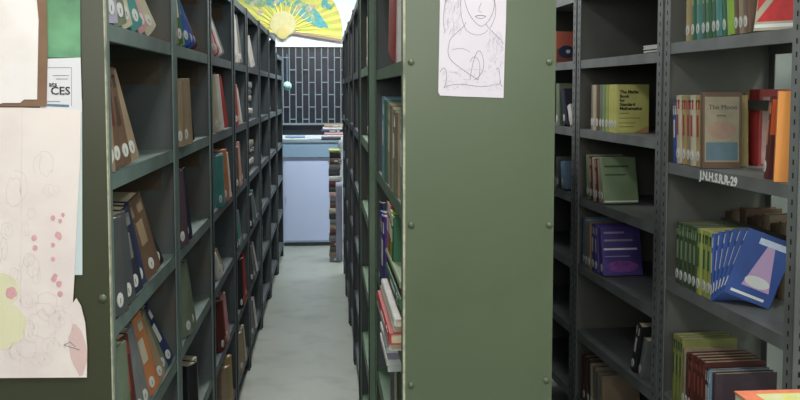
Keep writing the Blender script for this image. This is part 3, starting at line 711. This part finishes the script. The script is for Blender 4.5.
merge([(bez((462, -10), (458, 15), (466, 30)), .001), (bez((494, 0), (499, 14), (490, 28)), .001), (bez((446, 0), (440, 25), (447, 32), (444, 33)), .001), (bez((466, 22), (464, 30), (450, 34), (449, 44)), .001), (bez((449, 44), (445, 60), (452, 62), (478, 80)), .0011),
       (bez((486, 24), (492, 34), (500, 36), (503, 44)), .001), (bez((470, 80), (474, 50), (480, 44), (483, 58)), .001), (bez((483, 58), (486, 68), (480, 78), (474, 80)), .001), (bez((478, 80), (484, 60), (474, 50), (470, 62)), .0008), (bez((440, 72), (446, 60), (449, 78), (444, 88)), .001),
       (bez((444, 88), (460, 78), (480, 92), (495, 84)), .0008), (bez((496, 70), (502, 60), (498, 90), (503, 86)), .0009), (bez((496, 86), (497, 80), (500, 90), (500, 80)), .0009), (bez((466, 30), (478, 40), (488, 30)), .0008), (bez((452, 50), (462, 46), (470, 52)), .0007)], 'figure_lines')
def shade(nm, n, xr, yr, ux, uy):
    b = MB()
    for i in range(n):
        px = rr.uniform(*xr); py = rr.uniform(*yr)
        ribbon(b, [onY(px, py, yq2), onY(px + rr.uniform(*ux), py + rr.uniform(*uy), yq2)], .0006, yq2, msh)
    b.build(nm, por)
shade('hair_shading', 90, (445, 462), (-12, 30), (-3, 1), (3, 8))
shade('shoulder_shading', 80, (488, 503), (30, 66), (-3, 3), (2, 6))
shade('sleeve_shading', 110, (442, 498), (68, 90), (-3, 5), (-1, 3))

# ------------------------------------------------------------------ far end: cabinet, things on it, pile of books, fan
mlav = mat('lavender cabinet paint', srgb(182, 194, 224), .5, var=.03, scale=2)
mslate = mat('slate blue paint', srgb(124, 150, 172), .5, var=.05, scale=3)
mkick = mat('dark kick board', srgb(66, 72, 78), .7)  # dark grey of the cabinet's plinth board
cx0, cx1, cyf = -.46, .10, 9.26
cab = empty('low_cabinet', T(cx0, cyf, 0)); tag(cab, 'low lavender cabinet with slate blue top band against the far wall', 'cabinet')
W = cx1 - cx0; D = YW - cyf - .02
b = MB(); b.box(0, W, .012, D, .04, .924, mlav); b.build('body', cab)
b = MB(); b.box(.01, W - .01, .03, D - .02, 0, .04, mkick); b.build('plinth', cab)
b = MB(); b.box(.02, W - .09, 0, .012, .06, .885, mlav); dr = b.build('door', cab)
b = MB(); b.box(.03, .036, -.01, 0, .44, .52, mslate); b.build('handle', dr)
b = MB(); b.box(-.01, W + .01, -.02, D, .925, 1.075, mslate); b.box(-.015, W + .015, -.03, D, 1.075, 1.095, mat('pale table edge', srgb(120, 138, 150), .5)); b.build('worktop', cab)
zt = 1.0962
M_X = Matrix(((0, 0, 1, 0), (0, 1, 0, 0), (-1, 0, 0, 0), (0, 0, 0, 1)))
gf = 'books lying on the low cabinet'
z = zt
for k, (c, t, x0, ln) in enumerate((('white', .02, .02, .25), ('sky', .018, .03, .2))):
    book(T(cx0 + x0, cyf + .03, z + t) @ M_X, c, t, ln, .2, f'{CN.get(c, c)} book lying flat on the left of the low cabinet, {["lower", "upper"][k]}', gf, lab=False); z += t + .001
z = zt
for k, (c, t) in enumerate((('navy', .03), ('white', .02), ('pink', .025), ('darkblue', .03), ('white', .02), ('tan', .03))):
    book(T(cx0 + .40 + .015 * (k % 3), cyf + .02, z + t) @ M_X, c, t, .2, .2, f'{CN.get(c, c)} book in the pile on the right of the low cabinet, {ordinal(k)} from bottom', gf, lab=False, band='white' if k % 2 else None); z += t + .001
# tall pile of books on the floor
z = .0; k = 0; yb = 8.35; gp = 'tall floor pile of books at the aisle end'
cols = ['grey', 'tan', 'darkgrey', 'brown', 'grey', 'maroon', 'tan', 'grey', 'darkgrey', 'cream', 'brown', 'grey', 'pink', 'darkgrey', 'maroon', 'white', 'darkgrey', 'grey', 'brown', 'navy']
while z < .99:
    t = rnd.uniform(.04, .058); c = cols[k % len(cols)]
    x0 = .010 + rnd.uniform(0, .012)
    book(T(x0, yb + rnd.uniform(0, .01), z + t + .0006) @ M_X, c, t, .105, .16, f'{CN.get(c, c)} book in the tall floor pile at the aisle end, {ordinal(min(k, 19))} from the floor', gp, lab=False, band='white' if k % 3 == 0 else None)
    z += t + .0012; k += 1
book(T(.012, yb, z + .03) @ M_X, 'lime', .028, .1, .15, 'yellow-green book topping the tall floor pile', gp, lab=False)
# grey box file column beside it (pale cloth)
mcl = mat('grey lilac cloth', srgb(138, 140, 158), .95, var=.1, scale=8, bump=.2)
b = MB(); n = 10; vs = []; 
rows = 14
for j in range(rows + 1):
    zz = .02 + .74 * j / rows
    for i in range(n + 1):
        u = i / n; vs.append((.075 + .06 * u, 8.325 - .006 + .006 * math.sin(u * 9 + j * .25) - .008 * (1 - j / rows), zz))
o2 = len(vs)
vs += [(x, y_ + .004, z_) for x, y_, z_ in vs]
fs = []
for j in range(rows):
    for i in range(n):
        a = j * (n + 1) + i; fs.append((a, a + 1, a + n + 2, a + n + 1)); fs.append((o2 + a, o2 + a + n + 1, o2 + a + n + 2, o2 + a + 1))
for j in range(rows):
    a = j * (n + 1); fs.append((a, a + n + 1, o2 + a + n + 1, o2 + a)); a += n; fs.append((a, o2 + a, o2 + a + n + 1, a + n + 1))
for i in range(n):
    fs.append((i, o2 + i, o2 + i + 1, i + 1)); a = rows * (n + 1) + i; fs.append((a, a + 1, o2 + a + 1, o2 + a))
b.add(vs, fs, mcl); tag(b.build('cloth', smooth=True), 'grey lilac cloth hanging in front of the tall floor pile', 'cloth')

# wall fan
fx, fz = onY(284.5, 31, YW - .06); fy = YW - .06
fan = empty('hand_fan', T(fx, YW - .002, fz)); tag(fan, 'huge yellow folding fan with teal feather pattern on the far white wall', 'fan')
ml_ = mat('yellow fan leaf', srgb(204, 198, 104), .7, var=.09, scale=9, stain=srgb(190, 204, 90), stain_amt=.7, stain_scale=7)
mstk = mat('brown guard stick', srgb(150, 122, 108), .6)
a0, a1, rF, r0 = R(-9), R(182), .60, .12
b = MB(); N = 44; vs = []
for i in range(N + 1):
    a = a0 + (a1 - a0) * i / N; dy = -.022 - (.012 if i % 2 else 0)
    for rad in (r0, rF * (1 + .006 * (i % 2))):
        for yy in (dy, dy + .003): vs.append((rad * math.cos(a), yy, rad * math.sin(a)))
fs = []
for i in range(N):
    A = 4 * i; B_ = A + 4
    fs += [(A, A + 2, B_ + 2, B_), (A + 1, B_ + 1, B_ + 3, A + 3), (A + 2, A + 3, B_ + 3, B_ + 2), (A, B_, B_ + 1, A + 1)]
fs += [(0, 1, 3, 2), (4 * N, 4 * N + 2, 4 * N + 3, 4 * N + 1)]
b.add(vs, fs, ml_); b.build('leaf', fan)
mte = mat('teal feather print', srgb(84, 158, 160), .7, var=.25, scale=30); mgp = mat('grey pink print patch', srgb(176, 172, 150), .7, var=.25, scale=40, stain=srgb(196, 140, 120), stain_amt=.7, stain_scale=25)
mpg = mat('pale green print patch', srgb(130, 158, 120), .7, var=.25, scale=30, stain=srgb(210, 212, 160), stain_amt=.6, stain_scale=20)
FD = [0]
def fpatch(rad, ang, la, lb, rot, m, nm='printed_feather'):
    FD[0] += .00006; fd = FD[0]
    b = MB(); cx, cz = rad * math.cos(R(ang)), rad * math.sin(R(ang)); n = 22
    ps = []
    for i in range(n):
        a = 2 * math.pi * i / n; k = 1 + .14 * math.sin(5 * a)
        x, z = la * k * math.cos(a), lb * math.sin(a) * (1 - .35 * math.cos(a))
        ps.append((cx + x * math.cos(R(rot)) - z * math.sin(R(rot)), cz + x * math.sin(R(rot)) + z * math.cos(R(rot))))
    b.add([(x, -.0365 - fd, z) for x, z in ps] + [(x, -.034, z) for x, z in ps], [tuple(range(n)), tuple(range(2 * n - 1, n - 1, -1))] + [(i, n + i, n + (i + 1) % n, (i + 1) % n) for i in range(n)], m)
    b.build(nm, fan)
for a in ((.33, 28, .19, .075, -38, mte), (.36, 100, .16, .07, 30, mte), (.50, 56, .09, .06, 0, mgp), (.50, 80, .09, .05, 0, mgp), (.44, 133, .13, .07, -20, mpg), (.50, 158, .1, .09, -10, mpg), (.52, 36, .06, .03, 80, mte), (.28, 62, .10, .035, 60, mpg), (.52, 118, .06, .05, 0, mte)): fpatch(*a)
fr_ = random.Random(11)
for k in range(30):
    an = fr_.uniform(24, 160); rd = fr_.uniform(.27, .54)
    fpatch(rd, an, fr_.uniform(.03, .06), fr_.uniform(.012, .028), fr_.uniform(-80, 80), (mte, mgp, mpg, mpg)[k % 4], 'printed_leaf')
for k in range(17):
    a = a0 + (a1 - a0) * (k + .5) / 17
    b = MB(); M = RY(-a); b.box(.05, .30, -.041, -.038, -.004, .004, mat('pale yellow stick', srgb(232, 226, 130), .6), M); b.build('rib', fan)
for a, nm in ((a0, 0), (a1, 1)):
    b = MB(); b.box(.0, rF + .01, -.046, -.042, -.014, .012, mstk if nm == 0 else mat('yellow guard stick', srgb(214, 212, 110), .6), RY(-a)); b.build('guard_stick', fan)
b = MB(); b.disc((-.015, -.046, .075), .135, .006, mat('pale gold disc', srgb(196, 186, 132), .5, var=.08, scale=20), ax='y', n=32); b.build('centre_disc', fan, smooth=False)
b = MB(); b.disc((-.02, -.0525, -.02), .065, .006, mat('ochre disc', srgb(186, 172, 104), .5), ax='y', n=24); b.build('pivot_disc', fan)

# (end of fan)
# small teal ball hanging by the far left rack
bx, bz = onY(281, 86, 8.6); bx = max(bx, -.375)
import bmesh
bm = bmesh.new(); bmesh.ops.create_icosphere(bm, subdivisions=2, radius=.042)
for v in bm.verts: v.co *= 1 + .06 * math.sin(v.co.x * 160) * math.cos(v.co.z * 140)
me = bpy.data.meshes.new('ball_ornament'); bm.to_mesh(me); bm.free(); me.materials.append(mat('pale teal paper', srgb(150, 200, 190), .7))
o = bpy.data.objects.new('ball_ornament', me); COL.objects.link(o); o.location = (bx, 8.6, bz); tag(o, 'small pale teal paper ball hanging at the far left rack', 'ornament')
b = MB(); b.box(-.002, .002, -.002, .002, .03, .3, mslate); b.build('string', o)

# ------------------------------------------------------------------ stool with bright magazines in the right aisle
st = empty('stool', T(.93, 1.72, 0)); tag(st, 'small wooden stool under the orange-bordered book, bottom right', 'stool')
mw = mat('brown stool wood', srgb(112, 80, 56), .6)
b = MB(); b.box(-.15, .15, -.15, .15, .80, .83, mw); b.build('seat', st)
for sx in (-1, 1):
    for sy in (-1, 1):
        b = MB(); b.box(sx * .12 - .016, sx * .12 + .016, sy * .12 - .016, sy * .12 + .016, 0, .80, mw); b.build('leg', st)
for sx in (-1, 1):
    b = MB(); b.box(sx * .12 - .01, sx * .12 + .01, -.105, .105, .3, .33, mw); b.build('stretcher', st)
z = .8308
for k, (c, t) in enumerate((('plum', .03), ('tan', .03), ('darkgreen', .025))):
    book(T(.80, 1.62, z + t) @ M_X, c, t, .26, .2, f'{CN.get(c, c)} book in the pile on the stool, {ordinal(k)} from the seat', 'books piled on the stool', lab=False); z += t + .001
mor = mat('orange border print', srgb(226, 130, 96), .5, var=.12, scale=30); myb = mat('yellow green print', srgb(206, 206, 96), .5, var=.15, scale=18, stain=srgb(214, 216, 200), stain_amt=.7, stain_scale=20)
xo, zo = onY(735.5, 388, 1.86)
b = MB(); b.box(0, .30, -.22, 0, 0, .02, M_PAGE); b.box(-.002, .302, -.222, .002, .02, .023, mor); b.box(-.002, .302, -.222, .002, -.003, 0, mor)
o = b.build('book', None, T(xo, 1.86, z + .004))
tag(o, 'orange-bordered yellow book lying on top of the pile on the stool', 'book', 'books piled on the stool')
b = MB(); b.add([(.035, -.2, .0234), (.27, -.2, .0234), (.27, -.022, .0234), (.035, -.022, .0234)], [(0, 1, 2, 3)], myb); b.build('cover_print', o)
